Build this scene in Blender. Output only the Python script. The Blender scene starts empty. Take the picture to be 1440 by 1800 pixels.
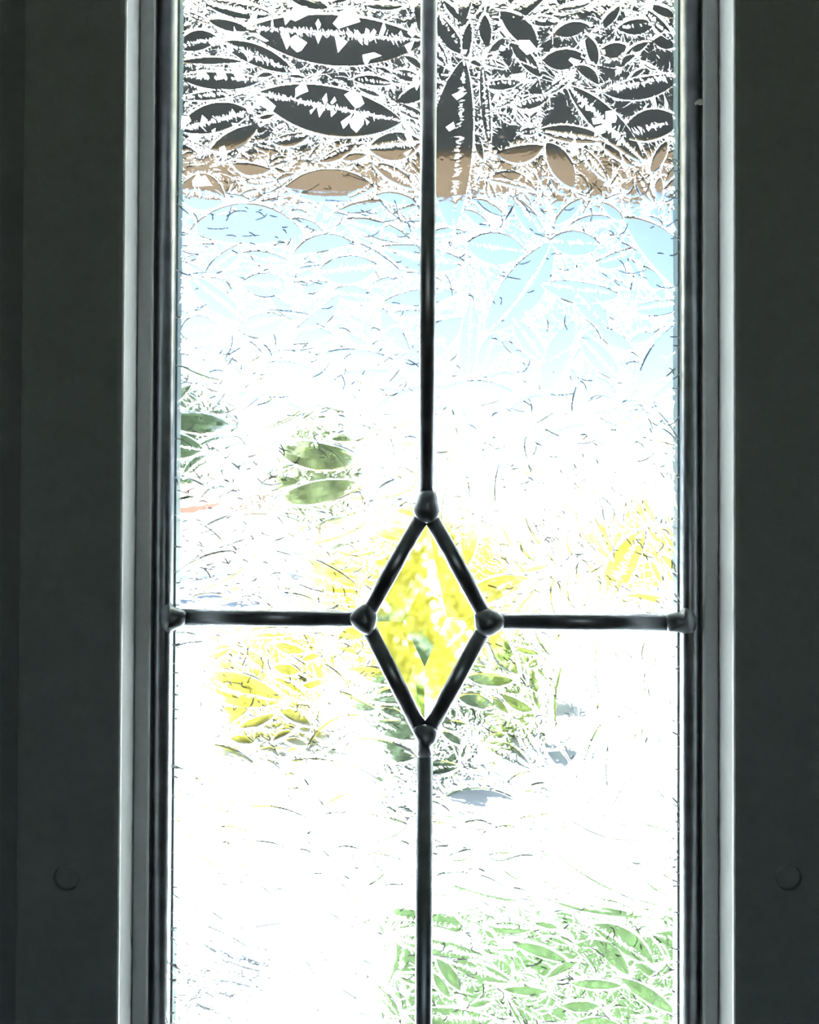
import bpy, bmesh, math, random
import numpy as np
from mathutils import Vector, Matrix

# ------------------------------------------------------------------ camera
scene = bpy.context.scene
C = scene.collection
F_PX = 1440.0                       # focal length in pixels of the 1440x1800 frame
CAM = Vector((0.0, -0.432, 1.50))
PITCH, ROLL = 0.0117, 0.0044
_r0 = Vector((1, 0, 0)); _f = Vector((0, math.cos(PITCH), math.sin(PITCH))); _u0 = _r0.cross(_f)
RIGHT = _r0 * math.cos(ROLL) + _u0 * math.sin(ROLL)
UP = _u0 * math.cos(ROLL) - _r0 * math.sin(ROLL)
cam_data = bpy.data.cameras.new('camera'); cam = bpy.data.objects.new('camera', cam_data); C.objects.link(cam)
cam_data.sensor_fit = 'HORIZONTAL'; cam_data.sensor_width = 36.0; cam_data.lens = 36.0
cam_data.dof.use_dof = True; cam_data.dof.focus_distance = 0.434; cam_data.dof.aperture_fstop = 10.0   # a phone's small lens, focused on the glass
cam_data.clip_start = 0.01; cam_data.clip_end = 500
M = Matrix.Identity(4)
for i, v in enumerate((RIGHT, UP, -_f)):
    for j in range(3): M[j][i] = v[j]
M.translation = CAM
cam.matrix_world = M
scene.camera = cam

def ray(x, y): return (_f * F_PX + RIGHT * (x - 720) + UP * (900 - y)).normalized()
def at(x, y, Y=0.0):                # the point where a pixel's ray meets the plane at depth Y
    d = ray(x, y); return CAM + d * ((Y - CAM.y) / d.y)

# ------------------------------------------------------------------ sky, sun, exposure
SUN_EL, SUN_AZ = math.radians(56), math.radians(-38)      # azimuth from +Y, negative = left of the view
world = bpy.data.worlds.new('sky'); scene.world = world; world.use_nodes = True
wn = world.node_tree; wn.nodes.clear()
sky = wn.nodes.new('ShaderNodeTexSky'); sky.sky_type = 'NISHITA'; sky.sun_disc = False
sky.sun_elevation = SUN_EL; sky.sun_rotation = SUN_AZ; sky.air_density = 1.0; sky.dust_density = 0.5; sky.ozone_density = 1.0
bg = wn.nodes.new('ShaderNodeBackground'); bg.inputs['Strength'].default_value = 0.103
wo = wn.nodes.new('ShaderNodeOutputWorld')
wn.links.new(sky.outputs[0], bg.inputs[0]); wn.links.new(bg.outputs[0], wo.inputs[0])
sun_data = bpy.data.lights.new('sun', 'SUN'); sun_data.energy = 38.0; sun_data.angle = 0.0093; sun_data.color = (0.95, 0.98, 1.0)
sun = bpy.data.objects.new('sun', sun_data); C.objects.link(sun)
sdir = Vector((math.sin(SUN_AZ) * math.cos(SUN_EL), math.cos(SUN_AZ) * math.cos(SUN_EL), math.sin(SUN_EL)))
sun.rotation_euler = sdir.to_track_quat('Z', 'Y').to_euler(); sun.location = sdir * 30
vs = scene.view_settings
vs.view_transform = 'Standard'; vs.look = 'None'; vs.gamma = 1.0; vs.use_curve_mapping = False; vs.exposure = 1.4

# ------------------------------------------------------------------ materials
def nt_new(name):
    m = bpy.data.materials.new(name); m.use_nodes = True
    t = m.node_tree; t.nodes.clear(); return m, t, t.nodes.new('ShaderNodeOutputMaterial')
def mat(name, col, rough=0.6, metal=0.0, var=0.12, scale=40.0, bump=0.0, spec=0.5, stretch=(1, 1, 1), col2=None, transl=0.0):
    m, t, o = nt_new(name); N = t.nodes; L = t.links
    p = N.new('ShaderNodeBsdfPrincipled'); tc = N.new('ShaderNodeTexCoord'); mp = N.new('ShaderNodeMapping')
    mp.inputs['Scale'].default_value = stretch
    nz = N.new('ShaderNodeTexNoise'); nz.inputs['Scale'].default_value = scale; nz.inputs['Detail'].default_value = 5
    cr = N.new('ShaderNodeValToRGB')
    c2 = col2 if col2 else tuple(min(1, c * (1 + var)) for c in col)
    c1 = col if col2 else tuple(c * (1 - var) for c in col)
    cr.color_ramp.elements[0].color = (*c1, 1); cr.color_ramp.elements[1].color = (*c2, 1)
    cr.color_ramp.elements[0].position = 0.3; cr.color_ramp.elements[1].position = 0.7
    L.new(tc.outputs['Object'], mp.inputs[0]); L.new(mp.outputs[0], nz.inputs['Vector']); L.new(nz.outputs['Fac'], cr.inputs[0])
    L.new(cr.outputs[0], p.inputs['Base Color'])
    p.inputs['Roughness'].default_value = rough; p.inputs['Metallic'].default_value = metal
    p.inputs['Specular IOR Level'].default_value = spec
    if bump:
        b = N.new('ShaderNodeBump'); b.inputs['Strength'].default_value = bump; b.inputs['Distance'].default_value = 0.001
        L.new(nz.outputs['Fac'], b.inputs['Height']); L.new(b.outputs[0], p.inputs['Normal'])
    if transl:
        tr = N.new('ShaderNodeBsdfTranslucent'); mx = N.new('ShaderNodeMixShader'); mx.inputs[0].default_value = transl
        L.new(cr.outputs[0], tr.inputs[0]); L.new(p.outputs[0], mx.inputs[1]); L.new(tr.outputs[0], mx.inputs[2]); L.new(mx.outputs[0], o.inputs[0])
    else: L.new(p.outputs[0], o.inputs[0])
    return m

def glass_mat(name, frost):
    m, t, o = nt_new(name); N = t.nodes; L = t.links
    g = N.new('ShaderNodeBsdfGlass'); g.inputs['IOR'].default_value = 1.5; g.inputs['Roughness'].default_value = 0.0
    g.inputs['Color'].default_value = (0.985, 1.0, 0.995, 1)
    if not frost: L.new(g.outputs[0], o.inputs[0]); return m
    tr = N.new('ShaderNodeBsdfTranslucent'); tr.inputs['Color'].default_value = (0.84, 0.88, 0.90, 1)
    mx = N.new('ShaderNodeMixShader')
    at_ = N.new('ShaderNodeAttribute'); at_.attribute_name = 'frost'
    mr = N.new('ShaderNodeMapRange'); mr.interpolation_type = 'SMOOTHSTEP'
    mr.inputs['From Min'].default_value = 0.15; mr.inputs['From Max'].default_value = 1.0
    mr.inputs['To Min'].default_value = 0.0; mr.inputs['To Max'].default_value = 0.97
    pw = N.new('ShaderNodeMath'); pw.operation = 'POWER'; pw.inputs[1].default_value = 3.3
    ad = N.new('ShaderNodeMath'); ad.operation = 'ADD'; ad.inputs[1].default_value = 0.006
    L.new(at_.outputs['Fac'], mr.inputs['Value']); L.new(mr.outputs[0], pw.inputs[0]); L.new(pw.outputs[0], ad.inputs[0]); L.new(ad.outputs[0], mx.inputs[0])
    L.new(g.outputs[0], mx.inputs[1]); L.new(tr.outputs[0], mx.inputs[2]); 
    gl = N.new('ShaderNodeBsdfGlossy'); gl.inputs['Roughness'].default_value = 0.1            # air-filled fissures mirror the dim room
    a2 = N.new('ShaderNodeAttribute'); a2.attribute_name = 'fissure'; m2 = N.new('ShaderNodeMixShader')
    r2 = N.new('ShaderNodeMapRange'); r2.inputs['From Min'].default_value = 0.08; r2.inputs['From Max'].default_value = 0.5; r2.inputs['To Max'].default_value = 0.95
    L.new(a2.outputs['Fac'], r2.inputs['Value']); L.new(r2.outputs[0], m2.inputs[0]); L.new(mx.outputs[0], m2.inputs[1]); L.new(gl.outputs[0], m2.inputs[2])
    L.new(m2.outputs[0], o.inputs[0])
    return m

def chip_mat():
    m, t, o = nt_new('frosted_glass_chip'); N = t.nodes; L = t.links
    tr = N.new('ShaderNodeBsdfTranslucent'); tp = N.new('ShaderNodeBsdfTransparent'); mx = N.new('ShaderNodeMixShader')
    nz = N.new('ShaderNodeTexNoise'); nz.inputs['Scale'].default_value = 900; tc = N.new('ShaderNodeTexCoord')
    mr = N.new('ShaderNodeMapRange'); mr.inputs['From Min'].default_value = 0.3; mr.inputs['From Max'].default_value = 0.7
    mr.inputs['To Min'].default_value = 0.0; mr.inputs['To Max'].default_value = 0.12
    tr.inputs[0].default_value = (0.96, 0.97, 0.98, 1); tp.inputs[0].default_value = (1, 1, 1, 1)
    L.new(tc.outputs['Object'], nz.inputs['Vector']); L.new(nz.outputs['Fac'], mr.inputs['Value']); L.new(mr.outputs[0], mx.inputs[0])
    L.new(tr.outputs[0], mx.inputs[1]); L.new(tp.outputs[0], mx.inputs[2]); L.new(mx.outputs[0], o.inputs[0])
    return m

def thin_pane_mat():
    m, t, o = nt_new('thin_window_glass'); N = t.nodes; L = t.links
    tp = N.new('ShaderNodeBsdfTransparent'); gl = N.new('ShaderNodeBsdfGlossy'); gl.inputs['Roughness'].default_value = 0.02
    fr = N.new('ShaderNodeFresnel'); mx = N.new('ShaderNodeMixShader')
    L.new(fr.outputs[0], mx.inputs[0]); L.new(tp.outputs[0], mx.inputs[1]); L.new(gl.outputs[0], mx.inputs[2]); L.new(mx.outputs[0], o.inputs[0])
    return m

MT = dict(
    frame=mat('white_frame_plastic', (0.88, 0.90, 0.89), 0.28, var=0.015, scale=300, bump=0.05),
    gasket=mat('grey_gasket', (0.70, 0.73, 0.73), 0.6, var=0.04, scale=200),
    door=mat('painted_door', (0.60, 0.62, 0.62), 0.5, var=0.05, scale=60),
    came=mat('dark_patina_came', (0.46, 0.48, 0.52), 0.31, 0.85, var=0.2, scale=90, stretch=(1, 1, 1), bump=0.12),
    solder=mat('dark_solder', (0.40, 0.42, 0.45), 0.38, 0.85, var=0.2, scale=160, bump=0.15),
    spacer=mat('teal_grey_spacer', (0.05, 0.085, 0.092), 0.45, 0.2, var=0.15, scale=80),
    chipglass=glass_mat('glue_chip_glass', True), bevel=glass_mat('clear_bevel_glass', False), chip=chip_mat(),
    thin=thin_pane_mat(),
    wall=mat('room_wall_paint', (0.25, 0.26, 0.26), 0.8, var=0.04, scale=20),
    ceiling=mat('room_ceiling_paint', (0.62, 0.64, 0.66), 0.9, var=0.03, scale=20),
    floor=mat('room_floor_wood', (0.22, 0.13, 0.08), 0.5, var=0.3, scale=6, stretch=(8, 1, 1)),
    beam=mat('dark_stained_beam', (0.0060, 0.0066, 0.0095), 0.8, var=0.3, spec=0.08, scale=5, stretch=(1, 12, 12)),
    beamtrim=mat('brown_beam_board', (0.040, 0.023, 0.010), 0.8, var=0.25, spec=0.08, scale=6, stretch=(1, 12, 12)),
    soffit=mat('cream_soffit', (0.62, 0.58, 0.42), 0.8, var=0.08, scale=8),
    concrete=mat('pale_concrete', (0.58, 0.60, 0.61), 0.9, var=0.10, scale=3),
    blue_grey=mat('blue_grey_matte', (0.04, 0.055, 0.068), 0.8, var=0.25, scale=5),
    lawn=mat('lawn_soil', (0.07, 0.12, 0.04), 0.9, var=0.3, scale=4),
    grass=mat('grass_blade', (0.09, 0.155, 0.062), 0.6, var=0.3, scale=8, transl=0.3),
    leaf_y=mat('golden_leaf', (0.60, 0.57, 0.10), 0.6, var=0.2, scale=6, transl=0.45),
    leaf_g=mat('light_green_leaf', (0.22, 0.30, 0.055), 0.6, var=0.25, scale=6, transl=0.4),
    leaf_d=mat('dark_green_leaf', (0.045, 0.085, 0.03), 0.6, var=0.3, scale=6, transl=0.2),
    leaf_o=mat('olive_leaf', (0.13, 0.17, 0.06), 0.6, var=0.25, scale=6, transl=0.3),
    bark=mat('brown_bark', (0.12, 0.08, 0.05), 0.9, var=0.3, scale=10),
    brick=mat('reddish_house_wall', (0.24, 0.12, 0.09), 0.9, var=0.15, scale=6),
    roof=mat('brown_roof', (0.17, 0.10, 0.08), 0.9, var=0.2, scale=6),
    render=mat('white_house_wall', (0.75, 0.73, 0.70), 0.9, var=0.05, scale=3),
    dark=mat('dark_void', (0.03, 0.03, 0.03), 0.8),
    fleck=mat('off_white_paint', (0.72, 0.70, 0.62), 0.7, var=0.1, scale=400),
    scuff=mat('grey_scuff', (0.10, 0.10, 0.09), 0.8, var=0.2, scale=400),
)

# ------------------------------------------------------------------ object helpers
def obj(name, verts, faces, m, parent=None, smooth=False):
    me = bpy.data.meshes.new(name); me.from_pydata([tuple(v) for v in verts], [], faces); me.update()
    if m is not None: me.materials.append(m)
    o = bpy.data.objects.new(name, me); C.objects.link(o)
    if parent: o.parent = parent; o.matrix_parent_inverse = parent.matrix_world.inverted()
    if smooth:
        for p in me.polygons: p.use_smooth = True
    return o
def fix_normals(o):
    bm = bmesh.new(); bm.from_mesh(o.data); bmesh.ops.recalc_face_normals(bm, faces=bm.faces); bm.to_mesh(o.data); bm.free(); return o
def empty(name, loc=(0, 0, 0)):
    o = bpy.data.objects.new(name, None); C.objects.link(o); o.location = loc; o.empty_display_size = 0.05
    o.matrix_world = Matrix.Translation(Vector(loc)); return o
def tag(o, label=None, cat=None, group=None, kind=None):
    if label: o['label'] = label
    if cat: o['category'] = cat
    if group: o['group'] = group
    if kind: o['kind'] = kind
    return o
def box_vf(x0, x1, y0, y1, z0, z1):
    v = [(x, y, z) for x in (x0, x1) for y in (y0, y1) for z in (z0, z1)]
    f = [(0, 1, 3, 2), (4, 6, 7, 5), (0, 4, 5, 1), (2, 3, 7, 6), (0, 2, 6, 4), (1, 5, 7, 3)]
    return v, f
def box(name, b, m, parent=None, bevel=0.0):
    v, f = box_vf(*b); o = obj(name, v, f, m, parent)
    if bevel:
        bm = bmesh.new(); bm.from_mesh(o.data)
        bmesh.ops.bevel(bm, geom=bm.edges[:], offset=bevel, segments=2, affect='EDGES', profile=0.5); bm.to_mesh(o.data); bm.free()
    return o
def ring(name, outer, inner, y0, y1, m, parent=None):
    """flat slab in the XZ plane with a rectangular hole"""
    (a0, a1, c0, c1), (b0, b1, d0, d1) = outer, inner
    q = [(a0, c0), (a1, c0), (a1, c1), (a0, c1), (b0, d0), (b1, d0), (b1, d1), (b0, d1)]
    v = [(x, y0, z) for x, z in q] + [(x, y1, z) for x, z in q]
    f = []
    for i in range(4):
        j = (i + 1) % 4
        f += [(i, j, 4 + j, 4 + i), (8 + i, 12 + i, 12 + j, 8 + j), (i, 8 + i, 8 + j, j), (4 + i, 4 + j, 12 + j, 12 + i)]
    return fix_normals(obj(name, v, f, m, parent))

# ------------------------------------------------------------------ key measures of the panel
S = 0.0003                                            # metres per pattern unit (about a pixel) on the glass plane
XL, XR = at(270.5, 900).x, at(1231.2, 900).x          # inner lip of the frame, both sides
CX = 0.5 * (XL + XR)
CZ = at(748, 1092).z                                  # the lozenge's middle is the panel's middle
HW = 0.5 * (XR - XL); HH = 0.45
Z0, Z1 = CZ - HH, CZ + HH
DOOR_IN, DOOR_OUT = -0.0145, 0.030

# ------------------------------------------------------------------ the room
floor_z = 0.0
RX0, RX1, RY0, RZ1 = -1.6, 2.2, -3.6, 2.5
wall = ring('wall_front', (RX0, RX1, 0, RZ1), (CX - 0.47, CX + 0.47, 0.004, 2.06), -0.06, 0.06, MT['wall']); tag(wall, kind='structure')
door = ring('door_1', (CX - 0.465, CX + 0.465, 0.008, 2.055), (XL - 0.013, XR + 0.013, Z0 - 0.013, Z1 + 0.013), DOOR_IN, DOOR_OUT, MT['door']); tag(door, kind='structure')
tag(box('floor', (RX0, RX1, RY0, 0.06, -0.05, 0.0), MT['floor']), kind='structure')
tag(box('ceiling', (RX0, RX1, RY0, 0.06, RZ1, RZ1 + 0.05), MT['ceiling']), kind='structure')
tag(box('wall_left', (RX0 - 0.08, RX0, RY0, 0.06, 0, RZ1), MT['wall']), kind='structure')
tag(box('wall_right', (RX1, RX1 + 0.08, RY0, 0.06, 0, RZ1), MT['wall']), kind='structure')
BW = (-0.25, 0.65, 1.3, 2.15)  # unseen window opening behind the camera, added to let in fill light
tag(ring('wall_back', (RX0, RX1, 0, RZ1), BW, RY0 - 0.1, RY0, MT['wall']), kind='structure')
w2 = empty('fill_window', ((BW[0] + BW[1]) / 2, RY0 - 0.05, BW[2])); tag(w2, kind='structure')
ring('fill_window_frame', (BW[0], BW[1], BW[2], BW[3]), (BW[0] + 0.05, BW[1] - 0.05, BW[2] + 0.05, BW[3] - 0.05), RY0 - 0.09, RY0 - 0.03, MT['frame'], w2)
box('mullion', (0.17, 0.23, RY0 - 0.08, RY0 - 0.04, BW[2] + 0.05, BW[3] - 0.05), MT['frame'], w2)
for a, b in ((BW[0] + 0.05, 0.17), (0.23, BW[1] - 0.05)):
    box('pane', (a, b, RY0 - 0.063, RY0 - 0.060, BW[2] + 0.05, BW[3] - 0.05), MT['thin'], w2)

# ------------------------------------------------------------------ window frame screwed to the door
win = empty('window_1', (CX, DOOR_IN, Z0)); tag(win, kind='structure')
PROF = [(-0.0, 0.012), (0.0, -0.0036), (0.0004, -0.0043), (0.0076, -0.0043), (0.0079, -0.0050), (0.0081, -0.0222),
        (0.0084, -0.0233), (0.0091, -0.0238), (0.0110, -0.0240), (0.0575, -0.0240), (0.0590, -0.0236), (0.0598, -0.0225),
        (0.0598, DOOR_IN), (0.0125, DOOR_IN), (0.0125, 0.012)]
def frame_member(name, side, parent, prof, m):
    v = []
    for end in (-1, 1):
        for w, y in prof:
            if side in 'LR':
                x = XL - w if side == 'L' else XR + w
                v.append((x, y, Z0 - w if end < 0 else Z1 + w))
            else:
                z = Z0 - w if side == 'B' else Z1 + w
                v.append((XL - w if end < 0 else XR + w, y, z))
    n = len(prof); f = [(i, (i + 1) % n, n + (i + 1) % n, n + i) for i in range(n)] + [tuple(range(n)), tuple(range(2 * n - 1, n - 1, -1))]
    return fix_normals(obj(name, v, f, m, parent))
def drill(o, cx, cz, r, y0, y1):
    n = 40; v = [(cx + r * math.cos(2 * math.pi * i / n), y, cz + r * math.sin(2 * math.pi * i / n)) for y in (y0, y1) for i in range(n)]
    f = [(i, (i + 1) % n, n + (i + 1) % n, n + i) for i in range(n)] + [tuple(range(n)), tuple(range(2 * n - 1, n - 1, -1))]
    cut = fix_normals(obj('cutter', v, f, None))
    md = o.modifiers.new('hole', 'BOOLEAN'); md.operation = 'DIFFERENCE'; md.object = cut; md.solver = 'EXACT'
    dg = bpy.context.evaluated_depsgraph_get(); me = bpy.data.meshes.new_from_object(o.evaluated_get(dg))
    o.modifiers.clear(); o.data = me
    cm = cut.data; bpy.data.objects.remove(cut); bpy.data.meshes.remove(cm)
def plug(parent, cx, cz, r, yf):
    prof = [(0, yf), (r - 0.0007, yf), (r - 0.0002, yf + 0.0002), (r, yf + 0.0007), (r, yf + 0.004)]; n = 40; v = []; f = []
    for k, (rr, y) in enumerate(prof):
        for i in range(n): v.append((cx + rr * math.cos(2 * math.pi * i / n), y, cz + rr * math.sin(2 * math.pi * i / n)))
    for k in range(len(prof) - 1):
        for i in range(n): f.append((k * n + i, k * n + (i + 1) % n, (k + 1) * n + (i + 1) % n, (k + 1) * n + i))
    o = obj('screw_plug', v, f, MT['frame'], parent, smooth=False)
    bm = bmesh.new(); bm.from_mesh(o.data); bmesh.ops.remove_doubles(bm, verts=bm.verts, dist=1e-6); bmesh.ops.recalc_face_normals(bm, faces=bm.faces); bm.to_mesh(o.data); bm.free()
    return o
for side, nm in (('L', 'frame_stile'), ('R', 'frame_stile'), ('T', 'frame_rail'), ('B', 'frame_rail')):
    st = frame_member(nm, side, win, PROF, MT['frame'])
    if side in 'LR':
        p = at(117, 1543, -0.024) if side == 'L' else at(1387, 1543, -0.024)
        sx = 1 if side == 'L' else -1
        drill(st, p.x, p.z, 0.0066, -0.03, -0.0190)
        plug(st, p.x + sx * 0.0004, p.z + 0.0005, 0.0059, -0.0241)
GP = [(0.0006, -0.0043), (0.0006, -0.0050), (0.0009, -0.0053), (0.0072, -0.0053), (0.0077, -0.0050), (0.0077, -0.0043)]
for side in 'LRTB': frame_member('gasket', side, win, GP, MT['gasket'])
# flakes of old paint on the lip
p = at(1229, 181, -0.005)
fk = [(0.0022, 0.0020), (-0.0002, 0.0021), (-0.0012, 0.0012), (-0.0021, 0.0004), (-0.0017, -0.0012), (-0.0007, -0.0004), (0.0004, -0.0010), (0.0022, -0.0006)]
v = [(p.x + a, p.y + b, p.z + c) for b in (0, 0.0005) for a, c in fk]; n = len(fk)
fix_normals(obj('paint_fleck', v, [tuple(range(n)), tuple(range(2 * n - 1, n - 1, -1))] + [(i, (i + 1) % n, n + (i + 1) % n, n + i) for i in range(n)], MT['fleck'], win))
p = at(1283, 458, -0.016)
box('scuff_mark', (XR + 0.0084, XR + 0.0092, -0.0160, -0.0135, p.z - 0.0007, p.z + 0.0006), MT['scuff'], win, 0.0002)
# outside face of the frame
ring('outer_frame', (XL - 0.058, XR + 0.058, Z0 - 0.058, Z1 + 0.058), (XL - 0.001, XR + 0.001, Z0 - 0.001, Z1 + 0.001), DOOR_OUT, DOOR_OUT + 0.010, MT['frame'], win)

# ------------------------------------------------------------------ leaded glass panel
panel = empty('leaded_glass_panel', (CX, 0.003, Z0))
tag(panel, 'frosted glass panel divided by dark lead strips around a clear lozenge', 'leaded glass')
GIN, GOUT = 0.0012, 0.0050                            # inner and outer face of the panes
def came(name, A, B, half=0.0044, crest=0.0028, parent=panel):
    """straight strip, half-round on both faces, from A to B on the glass plane"""
    A = Vector((A[0], 0, A[1])); B = Vector((B[0], 0, B[1])); d = (B - A).normalized(); s = Vector((d.z, 0, -d.x))
    prof = []
    for k in range(17):
        a = math.pi * k / 16; c = math.cos(a); sn = math.sin(a)
        prof.append((half * c, 0.0014 - crest * (1 - abs(c) ** 2.6) ** 0.55))
    for k in range(9):
        a = math.pi * k / 8; prof.append((-half * math.cos(a) * 0.98, 0.0048 + 0.0026 * math.sin(a)))
    v = [tuple(P + s * w + Vector((0, y, 0))) for P in (A, B) for w, y in prof]; n = len(prof)
    f = [(i, (i + 1) % n, n + (i + 1) % n, n + i) for i in range(n)] + [tuple(range(n)), tuple(range(2 * n - 1, n - 1, -1))]
    o = fix_normals(obj(name, v, f, MT['came'], parent))
    for pl in o.data.polygons: pl.use_smooth = len(pl.vertices) == 4
    return o
def pz(x, y, Y=-0.001): q = at(x, y, Y); return (q.x, q.z)
nT, nB, nL, nR = pz(750, 893), pz(747, 1300), pz(640, 1089.5), pz(859, 1093)
came('came', pz(754.3, 0), nT); 
top_x = pz(754.3, 0)[0] + (pz(754.3, 0)[0] - nT[0]) * (Z1 - pz(754.3, 0)[1]) / (pz(754.3, 0)[1] - nT[1])
came('came', pz(754.3, 0), (top_x, Z1)); 
came('came', nB, (nB[0] - 0.0002, Z0))
came('came', pz(290, 1085.5), nL); came('came', nR, pz(1215, 1096))
for a, b in ((nT, nL), (nT, nR), (nB, nL), (nB, nR)): came('came', a, b, half=0.0043)
EI = 0.0098                                          # visible width of the edge came
for x in (XL + EI * 0.5, XR - EI * 0.5): came('edge_came', (x, Z0), (x, Z1), half=EI * 0.5, crest=0.0040)
for z in (Z0 + EI * 0.5, Z1 - EI * 0.5): came('edge_came', (XL, z), (XR, z), half=EI * 0.5, crest=0.0040)
IL, IR, IB, IT = XL + EI, XR - EI, Z0 + EI, Z1 - EI
for b in ((XL, IL + 0.0008, IB, IT), (IR - 0.0008, XR, IB, IT), (XL, XR, Z0, IB), (XL, XR, IT, Z1)):
    box('edge_spacer', (b[0], b[1], GOUT + 0.0006, 0.0135, b[2], b[3]), MT['spacer'], panel, 0.0003)

def cap(outline, h=0.0052):
    P = [pz(x, y, -0.003) for x, y in outline]
    # smooth closed outline (Catmull-Rom), then domed rings
    n = len(P); Q = []
    for i in range(n):
        p0, p1, p2, p3 = (Vector((*P[(i + k) % n], 0)) for k in (-1, 0, 1, 2))
        for t in (0, .25, .5, .75):
            Q.append(0.5 * ((2 * p1) + (p2 - p0) * t + (2 * p0 - 5 * p1 + 4 * p2 - p3) * t * t + (3 * p1 - p0 - 3 * p2 + p3) * t ** 3))
    c = sum(Q, Vector((0, 0, 0))) / len(Q); m = len(Q); v = []; f = []
    levels = [(1.02, 0.0016), (1.02, -0.0010), (0.99, -0.0015), (0.93, -0.0021), (0.82, -0.0029), (0.66, -0.0037), (0.45, -0.0044), (0.22, -0.0048)]
    for s, y in levels:
        for q in Q: v.append((c.x + (q.x - c.x) * s, y * h / 0.0052, c.y + (q.y - c.y) * s))
    v.append((c.x, -0.0049 * h / 0.0052, c.y))
    for k in range(len(levels) - 1):
        for i in range(m): f.append((k * m + i, k * m + (i + 1) % m, (k + 1) * m + (i + 1) % m, (k + 1) * m + i))
    k = len(levels) - 1
    for i in range(m): f.append((k * m + i, k * m + (i + 1) % m, len(v) - 1))
    f.append(tuple(range(m - 1, -1, -1)))
    return fix_normals(obj('solder_joint', v, f, MT['solder'], panel, smooth=True))
cap([(739, 866), (753, 862), (766, 866), (770, 885), (773, 903), (765, 915), (750, 919), (735, 913), (727, 900), (732, 883)])
cap([(616, 1081), (642, 1062), (660, 1080), (661, 1097), (652, 1116), (638, 1115), (619, 1100)])
cap([(837.5, 1080), (860.6, 1071), (884, 1083), (888, 1096), (881, 1109), (858, 1120), (839, 1109), (836, 1094)])
cap([(726, 1285), (739, 1276), (762, 1279), (769.5, 1291), (767, 1305), (760, 1314), (760, 1331), (745, 1334), (733, 1330), (732, 1305)])
cap([(279, 1069), (295.5, 1060), (303, 1069), (322, 1075.5), (325.5, 1085.5), (320, 1100), (304, 1108), (295.5, 1114), (284, 1108), (277, 1095)])
cap([(1175.5, 1082), (1198, 1078), (1204.5, 1070), (1215.5, 1069), (1229, 1087), (1224, 1113), (1211, 1115.5), (1198, 1113), (1189, 1111), (1176.7, 1109)])

# bevelled lozenge
def bevelled_lozenge():
    out = [(749.5, 905), (848, 1087), (747, 1288), (650, 1093)]; inn = [(751, 1010), (785, 1085), (746.5, 1172.5), (709.5, 1092.5)]
    v = [at(x, y, 0.0005) for x, y in out]; v = [(q.x, 0.0020, q.z) for q in v]
    v += [(q.x, -0.0018, q.z) for q in (at(x, y, -0.0018) for x, y in inn)]
    v += [(q[0], 0.0052, q[2]) for q in v[:4]]
    f = [(4, 5, 6, 7)] + [(i, (i + 1) % 4, 4 + (i + 1) % 4, 4 + i) for i in range(4)] + [(8, 11, 10, 9)] + [(i, 8 + i, 8 + (i + 1) % 4, (i + 1) % 4) for i in range(4)]
    return fix_normals(obj('bevelled_lozenge', v, f, MT['bevel'], panel))
tag(bevelled_lozenge(), 'clear lozenge of bevelled glass')

# ---------- frost pattern, in pattern units: u to the right, w downwards from the top-left of the glass
rng = np.random.default_rng(7)
random.seed(7)
U0, W0 = IL - 0.006, IT + 0.004                      # origin
NUx = int((IR - IL + 0.012) / S / 1.4) + 1; NW = int((IT - IB + 0.008) / S / 1.4) + 1
G = 1.4                                              # mesh step
RS = G / 2                                           # raster step
frost = np.zeros((NW * 2, NUx * 2), np.float32)
def uw(x, y): q = at(x, y, GOUT); return ((q.x - U0) / S, (W0 - q.z) / S)
wv0, wv1 = uw(720, 0)[1], uw(720, 1800)[1]

def splat(arr, P0, P1, P2, w0, wm, w1, val=1.0, clip=None):
    """quadratic Bezier ribbons with half-widths w0, wm, w1; all arrays of equal length"""
    P0, P1, P2 = (np.asarray(p, np.float64).reshape(-1, 2) for p in (P0, P1, P2))
    n = len(P0); w0, wm, w1 = (np.broadcast_to(np.asarray(w, np.float64), (n,)) for w in (w0, wm, w1))
    L = np.linalg.norm(P1 - P0, axis=1) + np.linalg.norm(P2 - P1, axis=1)
    order = np.argsort(L)
    for ch in np.array_split(order, max(1, n // 1500)):
        if len(ch) == 0: continue
        ns = int(L[ch].max() / 0.5) + 2; wmax = max(w0[ch].max(), wm[ch].max(), w1[ch].max()); nt = int(2 * wmax / 0.45) + 2
        t = np.linspace(0, 1, ns)[None, :, None]; a, b, c = P0[ch][:, None], P1[ch][:, None], P2[ch][:, None]
        p = (1 - t) ** 2 * a + 2 * t * (1 - t) * b + t * t * c
        d = 2 * (1 - t) * (b - a) + 2 * t * (c - b); d /= np.linalg.norm(d, axis=2, keepdims=True) + 1e-9
        nrm = np.stack([-d[..., 1], d[..., 0]], -1); tt = t[..., 0]
        w = (1 - tt) ** 2 * w0[ch][:, None] + 2 * tt * (1 - tt) * wm[ch][:, None] + tt ** 2 * w1[ch][:, None]
        s = np.linspace(-1, 1, nt)
        q = p[:, :, None] + nrm[:, :, None] * (w[:, :, None] * s)[..., None]
        ix = (q[..., 0] / RS).astype(np.int32).ravel(); iy = (q[..., 1] / RS).astype(np.int32).ravel()
        ok = (ix >= 0) & (iy >= 0) & (ix < arr.shape[1]) & (iy < arr.shape[0]); ix, iy = ix[ok], iy[ok]
        if clip is not None:
            k = ~clip[iy, ix]; ix, iy = ix[k], iy[k]
        arr[iy, ix] = np.maximum(arr[iy, ix], val) if val > 0 else 0.0

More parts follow.
